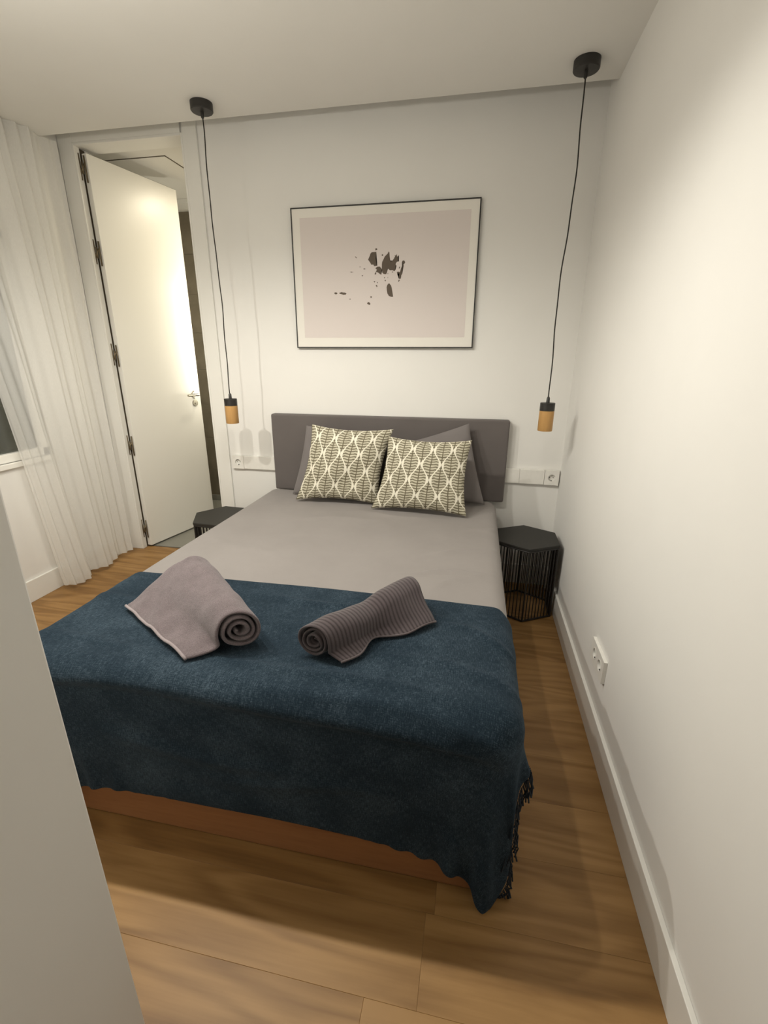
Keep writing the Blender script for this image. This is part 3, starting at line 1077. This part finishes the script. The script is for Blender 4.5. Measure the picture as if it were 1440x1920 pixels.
# ------------------------------------------------------------------ picture
AX0, AX1, AZ0, AZ1 = -1.0432, -0.0437, 1.3767, 2.0774
pc = ((AX0+AX1)/2, 0, (AZ0+AZ1)/2)
pic = empty('framed_print', pc, 'large framed abstract print of dark ink splashes above the headboard', 'picture')
hx, hz = (AX1-AX0)/2, (AZ1-AZ0)/2
m = MB()
fw = 0.006
m.box(-hx, hx, -0.024, -0.002, -hz, -hz+fw).box(-hx, hx, -0.024, -0.002, hz-fw, hz).box(-hx, -hx+fw, -0.024, -0.002, -hz+fw, hz-fw).box(hx-fw, hx, -0.024, -0.002, -hz+fw, hz-fw)
m.obj('picture_frame', 'black', pic, bevel=0.0008)
MB().box(-hx+fw, hx-fw, -0.0205, -0.003, -hz+fw, hz-fw).obj('mat_board', 'mat', pic)
MB().box(-0.994-pc[0], -0.0905-pc[0], -0.0212, -0.0200, 1.432-pc[2], 2.0285-pc[2]).obj('art_print', 'printp', pic)
INK = [[(-0.6001, 1.8549), (-0.575, 1.8557), (-0.5744, 1.8406), (-0.5782, 1.8239), (-0.576, 1.8041), (-0.5695, 1.7898), (-0.5857, 1.788), (-0.5922, 1.7967), (-0.6003, 1.7941), (-0.61, 1.8079), (-0.6196, 1.8201), (-0.6114, 1.8362), (-0.6072, 1.8473)],
 [(-0.5809, 1.7787), (-0.5679, 1.7855), (-0.555, 1.7851), (-0.5485, 1.775), (-0.5427, 1.7706), (-0.5485, 1.765), (-0.5478, 1.745), (-0.5647, 1.7569), (-0.576, 1.7601), (-0.5751, 1.75), (-0.5825, 1.7468), (-0.5842, 1.7517), (-0.576, 1.7629), (-0.5718, 1.7714)],
 [(-0.509, 1.8552), (-0.5042, 1.8509), (-0.5024, 1.83), (-0.4991, 1.8131), (-0.4936, 1.8059), (-0.4879, 1.8113), (-0.48, 1.8209), (-0.4738, 1.8319), (-0.4771, 1.837), (-0.4698, 1.8351), (-0.4651, 1.8421), (-0.4621, 1.8287), (-0.4533, 1.8362), (-0.4588, 1.823), (-0.4577, 1.8118), (-0.4529, 1.8067), (-0.463, 1.8058), (-0.4702, 1.7968), (-0.4717, 1.7898), (-0.4653, 1.7885), (-0.4716, 1.7842), (-0.4696, 1.77), (-0.4761, 1.7611), (-0.4874, 1.7662), (-0.5002, 1.7657), (-0.5115, 1.7746), (-0.5179, 1.7713), (-0.5162, 1.7585), (-0.521, 1.7478), (-0.5339, 1.749), (-0.5427, 1.7563), (-0.5447, 1.7777), (-0.5447, 1.7975), (-0.5428, 1.8074), (-0.5358, 1.8198), (-0.5289, 1.8322), (-0.52, 1.8403), (-0.513, 1.8456)],
 [(-0.437, 1.8042), (-0.4324, 1.8105), (-0.4245, 1.8103), (-0.4193, 1.8029), (-0.4227, 1.7954), (-0.428, 1.7928), (-0.4266, 1.7857), (-0.4326, 1.769), (-0.4369, 1.7564), (-0.4345, 1.7479), (-0.4391, 1.7409), (-0.4405, 1.7295), (-0.4436, 1.7233), (-0.4533, 1.7256), (-0.4519, 1.7412), (-0.4495, 1.7497), (-0.4616, 1.7505), (-0.4633, 1.7571), (-0.4554, 1.7589), (-0.4473, 1.7553), (-0.4428, 1.7693), (-0.4352, 1.7888), (-0.4331, 1.7943)],
 [(-0.4516, 1.7207), (-0.4468, 1.7188), (-0.4514, 1.7104), (-0.4563, 1.7113)], [(-0.4494, 1.783), (-0.4455, 1.7801), (-0.4498, 1.7723), (-0.4534, 1.7752)],
 [(-0.5077, 1.703), (-0.5029, 1.7029), (-0.4947, 1.6935), (-0.4904, 1.6818), (-0.4879, 1.6644), (-0.4845, 1.6498), (-0.4818, 1.6374), (-0.4925, 1.637), (-0.5056, 1.642), (-0.5139, 1.6547), (-0.5172, 1.6708), (-0.5183, 1.6853), (-0.5142, 1.6968)],
 [(-0.5801, 1.8715), (-0.5728, 1.8726), (-0.5686, 1.8669), (-0.5744, 1.863), (-0.5792, 1.8617)], [(-0.5449, 1.8425), (-0.5407, 1.8446), (-0.5372, 1.8389), (-0.5417, 1.8345), (-0.5455, 1.8375)],
 [(-0.7847, 1.6613), (-0.7778, 1.6636), (-0.7693, 1.6664), (-0.7626, 1.6639), (-0.7508, 1.663), (-0.7418, 1.6581), (-0.746, 1.6532), (-0.7595, 1.6519), (-0.7713, 1.6557), (-0.7814, 1.6583)],
 [(-0.8125, 1.6619), (-0.8066, 1.6656), (-0.7965, 1.6639), (-0.7939, 1.6591), (-0.8001, 1.6551), (-0.8086, 1.6564)], [(-0.6091, 1.6388), (-0.6041, 1.6437), (-0.5985, 1.6386), (-0.6042, 1.6328)],
 [(-0.6276, 1.608), (-0.6192, 1.6138), (-0.6109, 1.6101), (-0.6076, 1.6032), (-0.6127, 1.5988), (-0.6226, 1.6025)], [(-0.5901, 1.7153), (-0.5803, 1.7162), (-0.5842, 1.7085)], [(-0.5718, 1.7111), (-0.5663, 1.7118), (-0.5679, 1.7038)],
 [(-0.5783, 1.6953), (-0.5728, 1.6981), (-0.5679, 1.6893), (-0.5728, 1.687)], [(-0.5338, 1.7332), (-0.5257, 1.735), (-0.5306, 1.7274)], [(-0.5295, 1.7188), (-0.5241, 1.7215), (-0.5217, 1.7157), (-0.5272, 1.7144)], [(-0.4912, 1.7578), (-0.4857, 1.7605), (-0.4815, 1.7576), (-0.4873, 1.7546)],
 [(-0.6927, 1.8374), (-0.6878, 1.8372), (-0.6807, 1.8299), (-0.6847, 1.8289)], [(-0.7203, 1.7639), (-0.7137, 1.7652), (-0.6995, 1.7625), (-0.7137, 1.7608)], [(-0.6688, 1.7869), (-0.6623, 1.7876), (-0.6584, 1.7855), (-0.6656, 1.7848)], [(-0.6476, 1.7777), (-0.6378, 1.7789), (-0.6329, 1.7756), (-0.6428, 1.7742)],
 [(-0.6562, 1.7449), (-0.6502, 1.7471), (-0.647, 1.7427), (-0.6523, 1.7405)], [(-0.7262, 1.6305), (-0.7211, 1.6328), (-0.7195, 1.6286), (-0.7239, 1.6268)], [(-0.513, 1.7541), (-0.5104, 1.7541), (-0.5113, 1.747), (-0.5139, 1.7485)], [(-0.5138, 1.7342), (-0.5109, 1.7347), (-0.5121, 1.727)]]
art = [o for o in pic.children if o.name.startswith('art_print')][0]
for poly in INK:
    bm = bmesh.new()
    f = bm.faces.new([bm.verts.new((x-pc[0], -0.0216, z-pc[2])) for x, z in poly])
    bmesh.ops.triangulate(bm, faces=bm.faces[:])
    me = bpy.data.meshes.new('ink_splash'); bm.to_mesh(me); bm.free()
    link('ink_splash', me, 'ink', art)

# ------------------------------------------------------------------ sockets
def socket_insert(parent, loc, rz):
    """round schuko well with pins, facing local -y"""
    m = MB()
    n = 28
    R, D = 0.0195, 0.012
    def ring(r, y):
        return [(r*cos(2*pi*k/n), y, r*sin(2*pi*k/n)) for k in range(n)]
    vs = ring(R+0.0025, -0.0005) + ring(R+0.0025, -0.0015) + ring(R, -0.0015) + ring(R, D)
    fs = [(a*n+k, a*n+(k+1) % n, (a+1)*n+(k+1) % n, (a+1)*n+k) for a in range(3) for k in range(n)]
    fs.append(tuple(3*n+k for k in range(n)))
    m.add(vs, fs)
    o = m.obj('socket_well', 'plastic', parent, loc)
    o.rotation_euler = (0, 0, rz)
    h = MB()
    for sx in (-0.0095, 0.0095):
        h.tube([(sx, D-0.0012, 0), (sx, D+0.001, 0)], 0.0027, 10)
    h.box(-0.003, 0.003, 0.001, D, R-0.0035, R-0.0005).box(-0.003, 0.003, 0.001, D, -R+0.0005, -R+0.0035)
    h.obj('contacts', 'socketdark', o)
    return o

def plate_with_holes(name, cx_list, w, hgt, d, parent, hole=0.0195, mat='plastic'):
    """front plate in the xz plane (front at y=-d) with round holes at the given x positions"""
    bm = bmesh.new()
    n = 28
    xs = sorted(cx_list)
    segs = []
    edges = [-w/2] + [(a+b_)/2 for a, b_ in zip(xs[:-1], xs[1:])] + [w/2]
    for i, cx in enumerate(xs):
        x0, x1 = edges[i], edges[i+1]
        outer = []
        for k in range(n):
            a = 2*pi*(k+0.5)/n
            dx, dz = cos(a), sin(a)
            t = min((x1-cx if dx > 0 else cx-x0)/max(abs(dx), 1e-9), (hgt/2)/max(abs(dz), 1e-9))
            outer.append((cx+dx*t, dz*t))
        inner = [(cx+hole*cos(2*pi*(k+0.5)/n), hole*sin(2*pi*(k+0.5)/n)) for k in range(n)]
        o_ = [bm.verts.new((x, -d, z)) for x, z in outer]
        i_ = [bm.verts.new((x, -d, z)) for x, z in inner]
        i2 = [bm.verts.new((x, 0.0, z)) for x, z in inner]
        corners = [(x0, -hgt/2), (x1, -hgt/2), (x1, hgt/2), (x0, hgt/2)]
        cv = [bm.verts.new((x, -d, z)) for x, z in corners]
        for k in range(n):
            k2 = (k+1) % n
            bm.faces.new((o_[k], o_[k2], i_[k2], i_[k]))
            bm.faces.new((i_[k], i_[k2], i2[k2], i2[k]))
            # corner fillers
            a, b_ = outer[k], outer[k2]
            for ci, cc in enumerate(corners):
                if (abs(a[0]-cc[0]) < 1e-6 and abs(b_[1]-cc[1]) < 1e-6) or (abs(a[1]-cc[1]) < 1e-6 and abs(b_[0]-cc[0]) < 1e-6):
                    if not (abs(a[0]-b_[0]) < 1e-6 or abs(a[1]-b_[1]) < 1e-6):
                        bm.faces.new((o_[k], cv[ci], o_[k2]))
    x0, x1 = -w/2, w/2
    rim = [(x0, -hgt/2), (x1, -hgt/2), (x1, hgt/2), (x0, hgt/2)]
    fa = [bm.verts.new((x, -d, z)) for x, z in rim]
    ba = [bm.verts.new((x, 0, z)) for x, z in rim]
    for k in range(4):
        bm.faces.new((fa[k], fa[(k+1) % 4], ba[(k+1) % 4], ba[k]))
    bmesh.ops.remove_doubles(bm, verts=bm.verts, dist=1e-5)
    bmesh.ops.recalc_face_normals(bm, faces=bm.faces)
    me = bpy.data.meshes.new(name); bm.to_mesh(me); bm.free()
    return link(name, me, mat, parent)

SZ0, SZ1 = 0.639, 0.723
zc_ = (SZ0+SZ1)/2; hh = SZ1-SZ0
# right strip: trunking from the headboard, blank plate, socket module
r_ = empty('socket_strip', (0.337, 0, zc_), 'white wall strip with a socket at its right end, right of the headboard', 'socket', 'socket strips beside the headboard')
MB().box(0.188-0.337, 0.268-0.337, -0.020, -0.001, -hh/2, hh/2).obj('trunking', 'plastic', r_, bevel=0.002)
MB().box(0.2685-0.337, 0.405-0.337, -0.023, -0.001, -hh/2, hh/2).obj('blank_plate', 'plastic', r_, bevel=0.002)
pl = plate_with_holes('socket_plate', [0.0], 0.0785, hh, 0.023, r_)
pl.location = (0.4455-0.337, -0.0012, 0)
socket_insert(r_, (0.4455-0.337, -0.0225, 0), 0)
# left strip
l_ = empty('socket_strip', (-1.375, 0, zc_), 'white wall strip with a socket at its left end, between headboard and door frame', 'socket', 'socket strips beside the headboard')
MB().box(-1.450+1.375, -1.224+1.375, -0.020, -0.001, -hh/2, hh/2).obj('trunking', 'plastic', l_, bevel=0.002)
pl = plate_with_holes('socket_plate', [0.0], 0.0785, hh, 0.020, l_)
pl.location = (-1.490+1.375, -0.0012, 0)
socket_insert(l_, (-1.490+1.375, -0.0195, 0), 0)
# double socket low on the right wall
d_ = empty('double_socket', (XR, -1.190, 0.308), 'white double wall socket low on the right wall beside the bed', 'socket')
pl = plate_with_holes('socket_plate', [-0.0355, 0.0355], 0.160, 0.085, 0.012, d_)
pl.rotation_euler = (0, 0, -pi/2)
pl.location = (-0.0005, 0, 0)
for s_ in (-0.0355, 0.0355):
    socket_insert(d_, (-0.0118, s_, 0), -pi/2)

# ------------------------------------------------------------------ curtain
def make_curtain():
    nu, nz = 260, 60
    zb, zt = 0.035, 2.428
    P = np.zeros((nz+1, nu+1, 3)); UV = np.zeros((nz+1, nu+1, 2))
    for i in range(nz+1):
        tz = i/nz
        z = zb+(zt-zb)*tz
        # the left hem edge swings away from the door higher up
        ya = -0.675 - 0.185*min(1, tz*1.1)**0.8 - 0.10*max(0, tz-0.55)
        yb_ = -0.135 + 0.03*tz
        for j in range(nu+1):
            s = j/nu
            spread = 0.55+0.45*(1-tz)
            ph = s*2*pi*4.2 + 0.4 + 0.8*sin(s*6+tz*0.8) + 0.5*noise.noise(Vector((s*3, tz*1.5, 2)))
            amp = (0.034 + 0.040*(1-tz))*(0.65+0.5*noise.noise(Vector((s*4.0, tz*0.8, 7))))
            wide = 1-0.35*s
            bil = abs(sin(pi*(s*2.45+0.06*sin(tz*4))))**0.75
            low = (1-tz)**0.7
            x = -2.352 + 0.030*(1-tz)*(1-0.6*s) + (1-low*0.8)*amp*sin(ph)*wide + low*0.075*(bil-0.25)*wide + 0.010*sin(ph*2.7+tz*3) + 0.006*sin(s*70+tz*2)*tz
            yv = ya+(yb_-ya)*s + 0.006*cos(ph)
            zz = z
            if i == 0:
                zz = z - 0.012*bil + 0.004*sin(ph) + 0.02*s*s
            x = max(x, XL+0.022)
            P[i, j] = (x, min(yv, -0.025), zz)
            UV[i, j] = (s*2.2, z)
    # heading tape at the top
    o = grid_obj('curtain', P, UV, 'sheer', None, True)
    tag(o, 'white sheer floor-length curtain gathered by the bathroom door', 'curtain')
    hemP = P[:2].copy()
    k = 0.055/((zt-zb)/nz)
    hemP[1] = P[0]+(P[1]-P[0])*k if k <= 1 else P[1] + (P[2]-P[1])*(k-1)
    hemP[..., 0] += 0.0015
    grid_obj('hem', hemP, UV[:2], 'sheer', o, True)
    hd = P[-3:].copy(); hd[..., 0] += 0.002
    grid_obj('heading_tape', hd, UV[-3:], 'sheer', o, True)
make_curtain()
